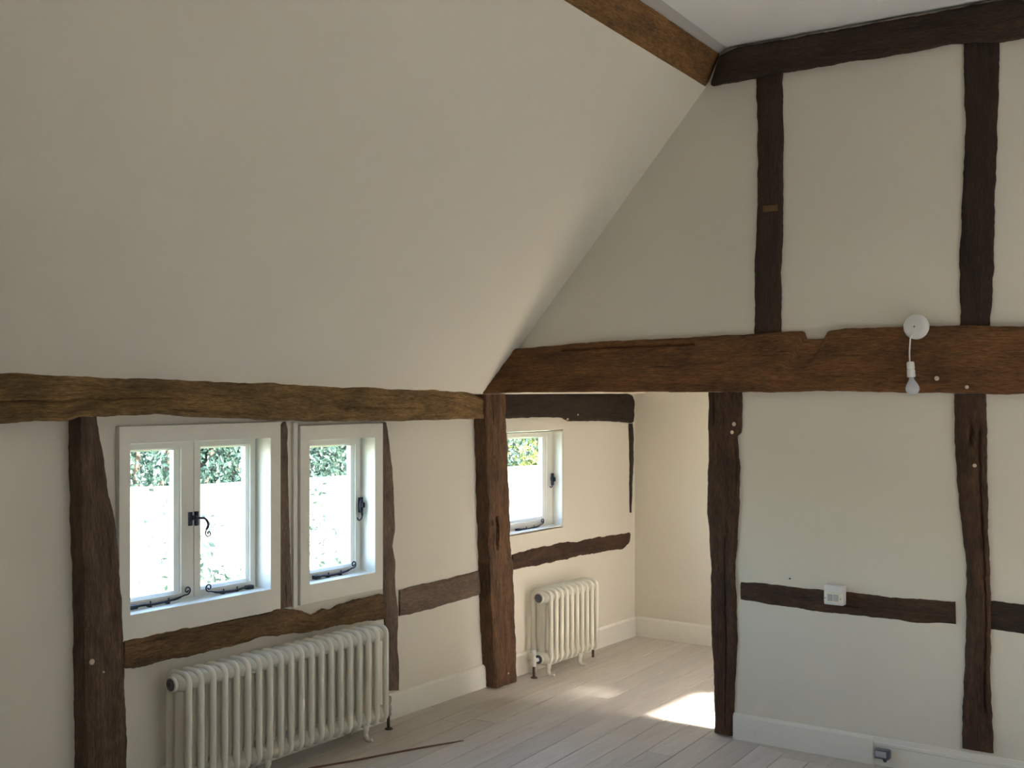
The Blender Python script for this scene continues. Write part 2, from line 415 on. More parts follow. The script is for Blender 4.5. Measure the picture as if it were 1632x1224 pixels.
# partition (truss infill): one slab with the opening left of post
XA = onY(1152, 900).x                       # right jamb line of the opening
PT = .05
ZT = 1.64
bm = bmesh.new()
def prism(bm, pts, y0, y1):
    a = [bm.verts.new((x, y0, z)) for x, z in pts]; b = [bm.verts.new((x, y1, z)) for x, z in pts]
    bm.faces.new(a); bm.faces.new(b[::-1])
    for i in range(len(pts)):
        j = (i + 1) % len(pts); bm.faces.new((a[i], b[i], b[j], a[j]))
slz = lambda x: 1.565 + KS * (x - .075)
prism(bm, [(XA, 0), (XR, 0), (XR, 1.6), (XR - .1, 1.7), (XR - X1, ZC + .02), (X1 - .02, ZC + .02), (1.37, slz(1.36) + .02), (.12, slz(.12) + .02), (.16, ZT), (XA, ZT)], 0, PT)
tag(from_bm('wall_partition', bm, M['wall']), 'cream plastered infill of the timber-framed cross wall', kind='structure')

# floor: slab, boards
AN = -.075
bm = bmesh.new(); box(bm, -.1, XR + .1, YB - .1, YF + .1, -.10, -.022)
floor = tag(from_bm('floor', bm, M['under']), 'pale bleached wooden floor', kind='structure')
def clip(poly, a, b, c):
    """keep a*x+b*y<=c"""
    out = []
    for i in range(len(poly)):
        p, q = poly[i], poly[(i + 1) % len(poly)]
        dp, dq = a * p[0] + b * p[1] - c, a * q[0] + b * q[1] - c
        if dp <= 0: out.append(p)
        if (dp < 0) != (dq < 0) and abs(dp - dq) > 1e-9:
            t = dp / (dp - dq); out.append((p[0] + (q[0] - p[0]) * t, p[1] + (q[1] - p[1]) * t))
    return out
wa, wb = onZ(1138, 1167), onZ(1256, 1202)
wsl = (wb.y - wa.y) / (wb.x - wa.x)
def inset(poly, d):
    n = len(poly); out = []
    sg = 1 if sum(poly[i][0] * poly[(i + 1) % n][1] - poly[(i + 1) % n][0] * poly[i][1] for i in range(n)) > 0 else -1
    for i in range(n):
        a, b, c = Vector(poly[i - 1]), Vector(poly[i]), Vector(poly[(i + 1) % n])
        u, v = (b - a).normalized(), (c - b).normalized()
        n1, n2 = Vector((-u.y, u.x)) * sg, Vector((-v.y, v.x)) * sg
        m = n1 + n2; k = max(m.dot(n1), .35); out.append(b + m * (d / k))
    return out
def board(poly, top=0.0):
    q = []
    for p in poly:
        if not q or (Vector(p) - Vector(q[-1])).length > .006: q.append(p)
    if len(q) > 2 and (Vector(q[0]) - Vector(q[-1])).length < .006: q.pop()
    poly = q
    if len(poly) < 3: return
    area = abs(sum(poly[i][0] * poly[(i + 1) % len(poly)][1] - poly[(i + 1) % len(poly)][0] * poly[i][1] for i in range(len(poly)))) / 2
    if area < .002: return
    c = Vector((sum(p[0] for p in poly) / len(poly), sum(p[1] for p in poly) / len(poly)))
    bm = bmesh.new(); q = []
    for (ins, z) in ((.0026, top), (.0014, top - .0015), (.0014, -.0215)):
        r = []
        for p in inset(poly, ins): r.append(bm.verts.new((p[0], p[1], z)))
        q.append(r)
    bm.faces.new(q[0]); bm.faces.new(q[2][::-1])
    for s in range(2):
        for i in range(len(poly)):
            j = (i + 1) % len(poly); bm.faces.new((q[s][i], q[s][j], q[s + 1][j], q[s + 1][i]))
    from_bm('plank', bm, M['boards'], floor)
BW_ = .1335
x_l1 = onZ(994.7, 1218.7)
xa0 = x_l1.x - AN * x_l1.y                    # board line through the joint seen left of the post, at y = 0
k0 = -int((xa0 + 1) / BW_) - 1
for k in range(k0, k0 + 58):
    xa = xa0 + k * BW_
    ys = [YB]; y = YB + random.uniform(.4, 3.2)
    while y < YF: ys.append(y); y += random.uniform(4.2, 6.0)
    ys.append(YF)
    for y0, y1 in zip(ys, ys[1:]):
        base = [(xa + AN * y0, y0), (xa + BW_ + AN * y0, y0), (xa + BW_ + AN * y1, y1), (xa + AN * y1, y1)]
        base = clip(clip(base, -1, 0, 0), 1, 0, XR)
        if not base: continue
        left = base
        tp = random.uniform(-.0008, .0008)
        xm = sum(p[0] for p in left) / len(left)
        if xm < wa.x: board(left, tp)
        else:
            board(clip(left, -wsl, 1, wa.y - wsl * wa.x), tp)
            board(clip(left, 0, -1, -PT), tp)
fill = [(wa.x, wa.y), (XR, wa.y + wsl * (XR - wa.x)), (XR, PT), (wa.x, PT)]
fl = clip(fill, 1, 0, 2.6); board(fl, -.001); board(clip(fill, -1, 0, -2.6), -.001)

# skirtings
def skirting(name, x0, x1, y0, y1, h, side, label):
    bm = bmesh.new()
    prof = [(0, 0), (.018, 0), (.018, h - .012), (.014, h - .006), (.008, h), (0, h)]
    if side == 'X':
        rings = [[bm.verts.new((x0 + p, y, z)) for p, z in prof] for y in (y0, y1)]
    else:
        rings = [[bm.verts.new((x, y0 - p, z)) for p, z in prof] for x in (x0, x1)]
    n = len(prof)
    for i in range(n):
        j = (i + 1) % n; bm.faces.new((rings[0][i], rings[0][j], rings[1][j], rings[1][i]))
    bm.faces.new(rings[0]); bm.faces.new(rings[1][::-1])
    return tag(from_bm(name, bm, M['trim']), label, kind='structure')
yp0 = onX(778, 1090, 0).y; yp1 = onX(823, 1083, .085).y
skirting('baseboard_left', 0, 0, YB, yp0 - .004, .122, 'X', 'cream painted skirting board under the windows, left of the thick post')
skirting('baseboard_left', 0, 0, yp1 + .02, YF, .122, 'X', 'cream painted skirting board behind the small radiator')
skirting('baseboard_far', .018, XR, YF, YF, .125, 'Y', 'cream painted skirting board along the far bay wall')
xs1 = onY(1168, 1175, -.018).x; xs2 = onY(1391, 1200, -.018).x
skirting('baseboard_front', xs1, xs2, 0, 0, .118, 'Y', 'short cream skirting board between the doorway post and the grey clip')
bm = bmesh.new()
prof = [(0, 0), (.009, 0), (.009, .082), (.012, .086), (.012, .096), (.009, .1), (.006, .118), (0, .118)]
rings = [[bm.verts.new((x, -p, z)) for p, z in prof] for x in (xs2, XR)]
for i in range(len(prof)):
    j = (i + 1) % len(prof); bm.faces.new((rings[0][i], rings[0][j], rings[1][j], rings[1][i]))
bm.faces.new(rings[0]); bm.faces.new(rings[1][::-1])
tag(from_bm('baseboard_front', bm, M['trim']), 'moulded cream skirting board running right past the post', kind='structure')
# plaster cove strip between purlin and ceiling; shade from its angle is in the grey
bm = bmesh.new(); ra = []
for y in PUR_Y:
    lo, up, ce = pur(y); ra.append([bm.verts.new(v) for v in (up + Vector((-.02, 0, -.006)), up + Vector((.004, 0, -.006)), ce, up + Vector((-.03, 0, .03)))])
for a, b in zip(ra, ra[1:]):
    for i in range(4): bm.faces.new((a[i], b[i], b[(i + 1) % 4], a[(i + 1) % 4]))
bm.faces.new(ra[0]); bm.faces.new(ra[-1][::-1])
tag(from_bm('trim_1', bm, M['under2']), 'plaster fillet with its shade painted grey, between the sloping beam and the ceiling', kind='structure')

nl = onY(1259, 922)
bm = bmesh.new(); lathe(bm, [(0, .004), (.0035, .004), (.0035, -.002), (0, -.002)], nl, (0, -1, 0), 10)
tag(from_bm('nail_head', bm, M['iron'], bpy.data.objects['wall_partition']), 'tiny dark nail head')
# ------------------------------------------------------------------ timbers on the window wall
PX = ('X', .08)
Y0w = lambda z, X=.08: (X, YB, z)
wall_plate = timber('wall_plate',
    [Y0w(1.67), (0, 594), (60, 595), (120, 600), (169, 602), (220, 603), (310, 604.5), (345, 607), (400, 608), (460, 611), (498, 612), (540, 616), (596, 616), (620, 619), (650, 618), (682, 617), (718, 622), (743, 624.5), (758, 631), (770, 634)],
    [Y0w(1.49), (0, 675.5), (56, 671), (107, 670), (124, 665), (158, 664), (225, 661), (268, 660), (310, 664), (395, 667), (424, 669), (449, 671), (522, 671), (608, 671), (700, 669.5), (771, 667)],
    PX, M['plate'], 'long golden-brown oak eaves beam over the two left windows', 'beam', back=.079, seed=3, rough=.008, jit=.004,
    slots=[(.62, .74, .55, .008, .012), (.86, .93, .62, .006, .010), (.45, .50, .35, .006, .01)])
PP = ('X', .08)
post1 = timber('timber_post', [(129, 664), (130, 720), (132, 800), (135, 900), (137, 960), (138, 1080), (140, 1224), (.08, onX(140, 1224, .08).y + .004, 0)],
    [(155, 664), (160, 690), (166, 730), (172, 770), (180, 810), (187, 850), (192, 900), (195, 950), (197, 1000), (199, 1090), (202, 1130), (203, 1224), (.08, onX(203, 1224, .08).y + .006, 0)],
    PP, M['post'], 'leftmost brown oak post, narrow at the top, left of the double window', 'post', back=.079, seed=5, rough=.006,
    slots=[(.40, .47, .6, .012, .006)])
plug(post1, 146.5, 1055, PP, .011); plug(post1, 165, 1071, PP, .004)
SX = ('X', .012)
timber('timber_stud', [(454, 672), (447, 680), (445.5, 700), (445, 800), (445, 971)], [(457, 672), (460, 684), (461, 771), (464, 870), (467, 966)],
    SX, M['stud'], 'thin grey-brown oak stud between the double window and the single window', 'stud', back=.0115, seed=7, rough=.002, cross=.006)
stud2 = timber('timber_stud', [(609, 673), (609, 800), (612, 900), (614, 980), (617, 1060), (619, 1101)], [(616.5, 673), (622, 705), (627, 759), (630, 796), (631.6, 845), (627, 870), (631.6, 894), (631.6, 937), (636.5, 973), (635, 1022), (638, 1100)],
    SX, M['stud'], 'grey-brown oak stud right of the single window, standing beside the large radiator', 'stud', back=.0115, seed=9, rough=.003)
rail1 = timber('timber_rail', [(199, 1021), (231, 1017), (268, 1008), (296, 1001), (361, 991), (423, 979), (444, 972), (473, 971), (481, 973.5), (500, 980), (512, 976), (520, 971), (532, 973.5), (545, 965), (559, 960), (612, 948)],
    [(199, 1067), (214, 1066), (240, 1058), (282, 1050), (310, 1043.5), (366, 1032), (409, 1018), (437, 1013), (460, 1011), (498, 1008), (535, 998), (575, 992), (615, 986)],
    ('X', .03), M['rail'], 'wavy golden-brown oak rail between the windows and the large radiator', 'rail', back=.0295, seed=11, rough=.008, jit=.005)
timber('timber_rail', [(638, 940), (700, 926), (764, 911)], [(638, 983), (682, 972), (766, 948)], ('X', .012), M['stud'],
    'short grey-brown oak rail between the stud and the thick post', 'rail', back=.0115, seed=12, rough=.003)
# principal post
PRX = ('X', .085)
prin = timber('timber_post', [(773, 629), (776, 668), (778, 750), (781, 850), (784, 950), (787, 1020), (791, 1097)],
    [(806, 628), (806.7, 668), (809, 700), (812.5, 756), (814, 820), (815.5, 869), (818.4, 898), (821.4, 957), (822.4, 1016), (823.7, 1086)],
    PRX, M['prin'], 'thick weathered oak post at the opening with a long mortise slot', 'post', back=.084, seed=15, rough=.009, jit=.005, cross=.006,
    slots=[(.415, .53, .36, .020, .035), (.43, .445, .12, .018, .02), (.0, .10, .35, .006, .01), (.62, .9, .5, .008, .008)])
plug(prin, 810, 1073, PRX, .006)
timber('timber_plate', [(788, 626), (857, 626), (940, 626), (1004, 628), (1009, 630), (1011, 636)], [(808, 667), (857.6, 665), (899, 666), (906.7, 671), (975, 671), (1002.7, 674), (1009, 674), (1011, 672)],
    ('X', .02), M['dark'], 'blackened oak plate over the small far window, under the big cross beam', 'beam', back=.0195, seed=17, rough=.005)
plug(bpy.data.objects['timber_plate'], 905, 668, ('X', .02), .007); plug(bpy.data.objects['timber_plate'], 921, 661, ('X', .02), .006)  # these two discs stand for small white smears on the timber
timber('timber_stud', [(1003.5, 675), (1004.5, 700), (1005, 720), (1005, 760), (1005.6, 817)], [(1009.5, 675), (1010, 700), (1010.5, 730), (1009, 760), (1007, 817)],
    ('X', .010), M['dark'], 'sliver of black oak stud in the far corner, tapering to a point', 'stud', back=.0095, seed=19, rough=.001, jit=.004, cross=.006, arris=.002)
timber('timber_rail', [(818, 884), (838, 879), (857.6, 873.5), (897, 866), (906.7, 864), (922, 864), (936, 859), (970, 855), (995, 851), (1004.7, 849)],
    [(818, 908), (848, 903), (887, 895), (926, 886), (975, 877.5), (995, 874.5), (1004, 866)], ('X', .012), M['dpost'],
    'dark oak rail over the small radiator, below the far window', 'rail', back=.0115, seed=21, rough=.004, jit=.004)

# ------------------------------------------------------------------ timbers on the cross wall
TY = ('Y', -.03)
tie = timber('tie_beam', [(813.5, 556), (844.5, 554), (901, 549), (943, 545), (1042, 540.6), (1126, 536), (1201, 532), (1244, 529.5), (1278.6, 528), (1283, 540), (1313, 540), (1319, 528), (1347, 523.6), (1416, 521), (1527, 518.5), (1632, 520), (5.9, -.03, 1.80)],
    [(763, 629), (781, 625.5), (840, 625), (901, 625), (1014, 624.6), (1126, 624.8), (1181, 624.5), (1263, 624.5), (1312, 623), (1393, 624.5), (1517, 627), (1632, 628), (5.9, -.03, 1.585)],
    TY, M['tie'], 'massive reddish-brown oak tie beam crossing the partition, notched on top', 'beam', back=.14, seed=23, rough=.007, jit=.003, step=.010,
    slots=[(.06, .19, .13, .007, .014), (.05, .12, .22, .005, .01)])
plug(tie, 1493, 603, TY, .010); plug(tie, 1541, 617, TY, .008)
PA = ('Y', -.015)
postA = timber('timber_post', [(1128, 625), (1128, 730), (1126, 812), (1132, 893), (1132.6, 999), (1136, 1056), (1137.5, 1121), (1138.5, 1168)],
    [(1181.5, 625), (1181, 678), (1180, 690), (1173, 695), (1175, 714), (1177.6, 747), (1176.6, 796), (1174, 844.5), (1172, 877), (1169.4, 919), (1172, 952), (1173.3, 1023), (1170, 1088), (1168.5, 1131), (1168, 1174)],
    PA, M['dpost'], 'crooked dark oak post at the right side of the opening, running down to the floor', 'post', back=.085, seed=25, rough=.006, cross=.006,
    slots=[(.0, .14, .52, .007, .007), (.14, .45, .66, .006, .006), (.42, .98, .60, .007, .007)])
plug(postA, 1170, 676, PA, .010); plug(postA, 1167, 689, PA, .009)
postB = timber('timber_post', [(1520.5, 628), (1521, 681.5), (1522, 730), (1524, 763), (1528, 795.6), (1533.5, 841), (1538, 887), (1539, 942), (1538.4, 1023), (1535, 1088), (1533.6, 1137), (1533, 1193)],
    [(1571, 628), (1572, 698), (1574, 828), (1576.5, 926), (1577.6, 951), (1577.6, 1007), (1577.6, 1088), (1581, 1153), (1582.5, 1201)],
    PA, M['dpost'], 'dark oak post at the lower right, below the tie beam, ending on the skirting', 'post', back=.0145, seed=27, rough=.005, cross=.006,
    slots=[(.07, .14, .5, .014, .014), (.10, .9, .8, .007, .01)])
plug(postB, 1553.5, 742, PA, .009)
railA = timber('timber_rail', [(1180, 928), (1224, 931), (1269.5, 936.6), (1312, 941), (1377, 946), (1426, 953), (1522, 959.5)],
    [(1180, 956), (1230, 963.7), (1295.6, 973.5), (1377, 982), (1458.6, 992), (1523, 995)], ('Y', -.008), M['dpost'],
    'short dark oak rail behind the switch box, between the two lower posts', 'rail', back=.0075, seed=29, rough=.003)
timber('timber_rail', [(1579, 958), (1632, 963.7), (4.1, -.008, onY(1632, 968, -.008).z)], [(1579, 1003.5), (1632, 1010), (4.1, -.008, onY(1632, 1012, -.008).z)], ('Y', -.008), M['dark'],
    'dark oak rail at the right edge of the picture, right of the lower right post', 'rail', back=.0075, seed=31, rough=.003)
studC = timber('timber_stud', [(1203, 118), (1204.4, 130), (1206.4, 194), (1207, 278), (1206, 340), (1202, 411), (1201.7, 532)],
    [(1246, 112), (1245, 125), (1246.7, 194), (1246.5, 340), (1243, 453), (1244, 530)], PA, M['collar'],
    'narrow dark oak stud above the tie beam, left of the upper panel', 'stud', back=.0145, seed=33, rough=.004)
pc = onY(1228, 332, -.0165)
bm = bmesh.new(); box(bm, pc.x - .035, pc.x + .035, -.0225, -.012, pc.z - .014, pc.z + .014, .003)
tag(from_bm('patch', bm, M['rail'], studC), 'small lighter wood patch')
timber('timber_stud', [(1535, 62), (1535.6, 139), (1537.8, 194), (1535.6, 250), (1532, 340), (1528.6, 425), (1529.4, 467), (1530.6, 520)],
    [(1591, 60), (1589.7, 139), (1588, 222), (1585.6, 278), (1584, 340), (1582, 439), (1577, 522)], PA, M['dark'],
    'wide nearly black oak stud at the upper right, between collar beam and tie beam', 'stud', back=.0145, seed=35, rough=.004)
timber('collar_beam', [(1146, 88), (1174, 75), (1260, 60), (1319, 50), (1458, 25), (1591, 0), (1632, -8), (4.9, -.035, ZC - .012)],
    [(1132, 135), (1203, 122.5), (1247, 114), (1335.6, 98.6), (1408, 87.5), (1458, 79), (1513, 68), (1534, 66), (1591, 66), (1633, 57), (4.95, -.035, 3.0)],
    ('Y', -.035), M['collar'], 'near-black oak collar beam along the top of the cross wall under the ceiling', 'beam', back=.0345, seed=37, rough=.004)

# purlin: solid balk along the foot of the ceiling
def purlin():
    L = -YB + YF + .1; N = 240; seg = 9
    verts, faces, uvs = [], [], []
    for i in range(N + 1):
        y = YF + .1 - L * i / N
        lo, up, _ = pur(y)
        inn = Vector((-.10, 0, .06))
        prof = []
        for k in range(seg + 1): prof.append(lo.lerp(up, k / seg))
        prof += [up + inn + Vector((0, 0, .01)), lo + inn * 1.1 + Vector((0, 0, .02))]
        for k, p in enumerate(prof):
            nrm = Vector((.85, 0, -.35))
            if k <= seg:
                e = min(k, seg - k)
                off = .005 * noise.noise(Vector((y * 5, k * .6, 4))) + .003 * noise.noise(Vector((y * 18, k * 1.3, 9))) - (.007 if e == 0 else 0)
                if k == seg: p = p + Vector((0, 0, -.006 * (1 + noise.noise(Vector((y * 3, 0, 0))))))
                p = p + nrm * off
            verts.append(p); uvs.append((y, k * .02 + (.0 if k <= seg else .1)))
    n = seg + 3
    for i in range(N):
        for k in range(n):
            k2 = (k + 1) % n; faces.append((i * n + k, i * n + k2, (i + 1) * n + k2, (i + 1) * n + k))
    faces.append(tuple(range(n - 1, -1, -1))); faces.append(tuple(range(N * n, N * n + n)))
    me = bpy.data.meshes.new('purlin'); me.from_pydata(verts, [], faces); lay = me.uv_layers.new(name='UVMap')
    for lp in me.loops: lay.data[lp.index].uv = uvs[lp.vertex_index]
    bm = bmesh.new(); bm.from_mesh(me); bmesh.ops.recalc_face_normals(bm, faces=bm.faces); bm.to_mesh(me); bm.free()
    me.polygons.foreach_set('use_smooth', [True] * len(me.polygons))
    try: me.set_sharp_from_angle(angle=R(40))
    except Exception: pass
    return tag(put('purlin', me, M['purlin']), 'brown oak purlin running along the foot of the flat ceiling', 'beam', kind='thing')
purlin()

# ------------------------------------------------------------------ windows
def ring_frame(bm, rc, widths, prof):
    """rc (y0,y1,z0,z1); widths (left,right,bottom,top); prof list of (inset fraction, x) closed loop"""
    rings = []
    for f, x in prof:
        y0, y1, z0, z1 = rc[0] + widths[0] * f, rc[1] - widths[1] * f, rc[2] + widths[2] * f, rc[3] - widths[3] * f
        rings.append([bm.verts.new((x, y0, z0)), bm.verts.new((x, y1, z0)), bm.verts.new((x, y1, z1)), bm.verts.new((x, y0, z1))])
    n = len(rings)
    for i in range(n):
        A, B = rings[i], rings[(i + 1) % n]
        for k in range(4): bm.faces.new((A[k], A[(k + 1) % 4], B[(k + 1) % 4], B[k]))
XF = -.065
def casement(parent, rc, widths, label=None):
    o_ = bmesh.new()
    ring_frame(o_, rc, widths, [(0.02, XF), (.72, XF), (.76, XF - .006), (.80, XF - .006), (1, XF - .018), (1, XF - .044), (.0, XF - .044), (0, XF - .002)])
    f = from_bm('casement', o_, M['win'], parent)
    if label: tag(f, label)
    g = bmesh.new(); w0 = widths
    box(g, XF - .026, XF - .022, rc[0] + w0[0] * .97, rc[1] - w0[1] * .97, rc[2] + w0[2] * .97, rc[3] - w0[3] * .97)
    from_bm('pane', g, M['glass'], f)
    return f
def pix_curve(pts, X, n=5): return smooth_path([onX(x, y, X) for x, y in pts], n)
def scroll(c, r0, turns, a0, X, sgn=1):
    out = []
    for i in range(26):
        t = i / 25; a = a0 + sgn * turns * 2 * math.pi * t; r = r0 * (1 - .72 * t)
        out.append(Vector((X, c.y + r * math.cos(a), c.z + r * math.sin(a))))
    return out
def stay(parent, p_piv, p_scr, X=XF + .016, flip=False):
    """casement stay: a flat pivot, a bar with two pins, and a curled end"""
    a, b = onX(*p_piv, X), onX(*p_scr, X)
    a = Vector(a); s = 1 if b.y > a.y else -1
    bm = bmesh.new()
    zb = a.z
    Lh = abs(b.y - a.y)
    pts = [Vector((X, a.y + s * Lh * t, zb + dz)) for t, dz in ((0, .0), (.15, .002), (.35, -.002), (.6, .0), (.78, .004), (.9, .012))]
    c = Vector((X, a.y + s * Lh * .96, zb + .030))
    sp = scroll(c, .017, 1.25, -math.pi / 2 if s > 0 else -math.pi / 2, X, s)
    path = smooth_path(pts, 4) + sp
    tube(bm, path, [.005 if i < 18 else .0032 for i in range(len(path))], 8)
    box(bm, XF - .001, X + .006, a.y - .016, a.y + .020, zb - .008, zb + .008, .002)
    for t in (.3, .62):
        yy = a.y + s * Lh * t; box(bm, XF - .001, X + .002, yy - .006, yy + .006, zb - .012, zb - .002, .001); tube(bm, [(X, yy, zb), (X, yy, zb + .013)], .003, 6)
    return from_bm('casement_stay', bm, M['iron'], parent, True)
def catch_double(parent):
    X = XF + .010
    bm = bmesh.new()
    def pl(x0, x1, y0, y1, d0, d1):
        a, b = onX(x0, y1, X), onX(x1, y0, X); box(bm, XF - .001 + d0, XF + d1, a.y, b.y, a.z, b.z, .0015)
    pl(302.3, 308.3, 816, 838.5, 0, .006)
    pl(312.2, 317.0, 815, 838, 0, .010)
    pl(307, 314, 821, 829, .004, .016)
    pts = pix_curve([(312, 825), (320, 825.5), (326, 826), (330.5, 831), (332, 837), (330, 842), (328, 846.5), (328, 852), (331, 855), (334.5, 853.5), (335.5, 850), (333, 847), (330.8, 848.8), (332, 851)], X + .012, 4)
    tube(bm, pts, [.0055 if i < 22 else .0028 for i in range(len(pts))], 8)
    return from_bm('catch', bm, M['iron'], parent, True)
def catch_single(parent, plate, curl):
    X = XF + .010; bm = bmesh.new()
    a, b = onX(plate[0], plate[3], X), onX(plate[2], plate[1], X); box(bm, XF - .001, XF + .010, a.y, b.y, a.z, b.z, .002)
    m = (a + b) / 2; box(bm, XF + .004, XF + .022, m.y - .012, m.y + .004, m.z - .012, m.z + .012, .003)
    pts = pix_curve(curl, X + .010, 4); tube(bm, pts, [.0055 if i < len(pts) * .5 else .0032 for i in range(len(pts))], 8)
    return from_bm('catch', bm, M['iron'], parent, True)

def window(n, rc, cas, label, casing=True):
    root = tag(empty('window_%d' % n, (0, (rc[0] + rc[1]) / 2, rc[2])), label, kind='structure')
    off = root.location
    bm = bmesh.new()
    # lining boards + flat casing: one closed profile round the opening
    T = .012
    if casing:
        w_ = (rc[0] - cas[0], cas[1] - rc[1], rc[2] - cas[2], cas[3] - rc[3])
        ring_frame(bm, cas, w_, [(0, .001), (0, .022), (.02, .024), (.985, .024), (1, .022), (1, XF - .05), (.93, XF - .05), (.93, .001)])
        cs = from_bm('casing', bm, M['win'])
    else:
        w_ = (rc[0] - cas[0], cas[1] - rc[1], rc[2] - cas[2], cas[3] - rc[3])
        ring_frame(bm, (rc[0] + .0, rc[1], rc[2], rc[3]), (.006,) * 4, [(0, .003), (.9, .003), (1, .001), (1, XF - .04), (0, XF - .04)])
        cs = from_bm('lining', bm, M['win'])
    b2 = bmesh.new()
    box(b2, XF - .12, XF - .046, rc[0] - .004, rc[1] + .004, rc[2] - .03, rc[2] - .001)
    fr = from_bm('outer_sill', b2, M['win'])
    for o in (cs, fr):
        o.parent = root; o.matrix_parent_inverse = root.matrix_basis.inverted()
    return root
def child(o, root):
    o.parent = root; o.matrix_parent_inverse.identity()
    o.matrix_parent_inverse = root.matrix_basis.inverted()
def fit(root, objs):
    for o in objs: child(o, root)

bpy.context.view_layer.update()
w1 = window(1, W1, C1, 'white double casement window between the leftmost post and the thin stud')
ym = onX(309.2, 800, XF).y
zb1, zt1 = W1[2] + .004, W1[3] - .004
wl1 = onX(277, 800, XF - .018).y; wr2 = onX(392.5, 800, XF - .018).y; wl2 = onX(323, 800, XF - .0).y
gt = onX(330, 714.5, XF - .018).z; gb = onX(324, 935, XF - .0).z
y_l = W1[0] + .005
c1 = casement(None, (y_l, ym - .001, zb1, zt1), (.055, (ym - wl1), gb - zb1, zt1 - gt))
c2 = casement(None, (ym + .001, W1[1] - .005, zb1, zt1), (wl2 - ym, W1[1] - wr2, gb - zb1, zt1 - gt))
stay(c1, (212, 968), (302, 942)); stay(c2, (398, 936), (330, 940)); catch_double(c2)
fit(w1, [c1, c2])
w2 = window(2, W2, C2, 'white single casement window between the two thin studs')
g2r = onX(560, 800, XF - .018).y; g2t = onX(560, 710, XF - .018).z; g2b = onX(565, 898, XF).z
zb2, zt2 = W2[2] + .004, W2[3] - .004
c3 = casement(None, (W2[0] + .005, W2[1] - .005, zb2, zt2), (.055, W2[1] - g2r, g2b - zb2, zt2 - g2t))
stay(c3, (505, 920), (566, 908)); catch_single(c3, (573.5, 792, 583, 817), [(577, 797), (574.5, 803), (575, 812), (577, 820), (575.5, 827), (571.5, 829), (569.5, 825)])
fit(w2, [c3])
w3 = window(3, W3, C3, 'small white casement window in the far bay, right of the thick post', casing=False)
g3r = onX(865, 800, XF - .018).y; g3t = onX(865, 697, XF - .018).z; g3b = onX(872, 822, XF).z
c4 = casement(None, (W3[0] + .005, W3[1] - .005, W3[2] + .004, W3[3] - .004), (.05, W3[1] - g3r, g3b - W3[2] - .004, W3[3] - .004 - g3t))
stay(c4, (827, 845), (866, 838)); catch_single(c4, (880, 754, 886, 773.5), [(880.5, 757), (878.5, 762), (879.5, 769), (880, 774), (878, 777), (876.5, 775)])
fit(w3, [c4])
# bead between the thin stud and the single window
bm = bmesh.new(); a = onX(468, 960, .014); b = onX(475, 690, .014)
box(bm, .0, .014, a.y, b.y, onX(475, 968, .014).z, onX(475, 673, .014).z, .003)
tag(from_bm('trim_2', bm, M['trim']), 'narrow cream bead beside the single window', kind='structure')

# ------------------------------------------------------------------ radiators
def section_mesh(H, pitch, depth, col_r):
    """three-column cast section, axis of row along y, centred x=0, z from .0 (floor) ; hubs at zb and zt"""
    bm = bmesh.new()
    zb, zt = .058, H
    hd = depth / 2 - col_r * 1.15
    def flat_tube(pts, rx, ry, seg=10):
        n = len(pts); rings = []
        for i, p in enumerate(pts):
            t = (pts[(i + 1) % n] - pts[i - 1]).normalized()
            nn = Vector((t.z, 0, -t.x))
            rings.append([bm.verts.new(p + nn * (rx * math.cos(a)) + Vector((0, 1, 0)) * (ry * math.sin(a))) for a in [2 * math.pi * k / seg for k in range(seg)]])
        for i in range(n):
            for k in range(seg): bm.faces.new((rings[i][k], rings[i][(k + 1) % seg], rings[(i + 1) % n][(k + 1) % seg], rings[(i + 1) % n][k]))
    cr = .030; x0, x1, z0, z1 = -hd, hd, zb + col_r, zt - col_r
    pts = []
    for (cx, cz, a0) in ((x1 - cr, z1 - cr, 0), (x0 + cr, z1 - cr, 90), (x0 + cr, z0 + cr, 180), (x1 - cr, z0 + cr, 270)):
        for s in range(6):
            a = R(a0 + s * 18); pts.append(Vector((cx + cr * math.cos(a), 0, cz + cr * math.sin(a))))
    flat_tube(pts, col_r * 1.15, col_r * 1.0)
    v0 = len(bm.verts); tube(bm, [(0, 0, zb + .02), (0, 0, zt - .02)], col_r, 12)
    bm.verts.ensure_lookup_table()
    for v in bm.verts[v0:]: v.co.x *= 1.75
    # webs filling head and foot
    for (za, zc) in ((zt - .072, zt - .012), (zb + .010, zb + .062)):
        box(bm, -hd - .004, hd + .004, -col_r * .92, col_r * .92, za, zc, .010)
    # shoulders that swell to meet the neighbour
    for zc in (zt - .044, zb + .036):
        r0 = len(bm.verts)
        lathe(bm, [(0, -pitch / 2), (.024, -pitch / 2), (.029, -pitch / 2 + .007), (.036, -col_r * .7), (.037, 0), (.036, col_r * .7), (.029, pitch / 2 - .007), (.024, pitch / 2), (0, pitch / 2)], (0, 0, zc), (0, 1, 0), 20)
        bm.verts.ensure_lookup_table()
        for v in bm.verts[r0:]:
            k = 1.0 + .98 * max(0, 1 - abs(v.co.y) / (pitch / 2)) ** .5; v.co.x *= k * (depth / .145)
    me = bpy.data.meshes.new('section'); bmesh.ops.recalc_face_normals(bm, faces=bm.faces); bm.to_mesh(me); bm.free()
    me.materials.append(M['rad']); me.polygons.foreach_set('use_smooth', [True] * len(me.polygons))
    try: me.set_sharp_from_angle(angle=R(60))
    except Exception: pass
    return me
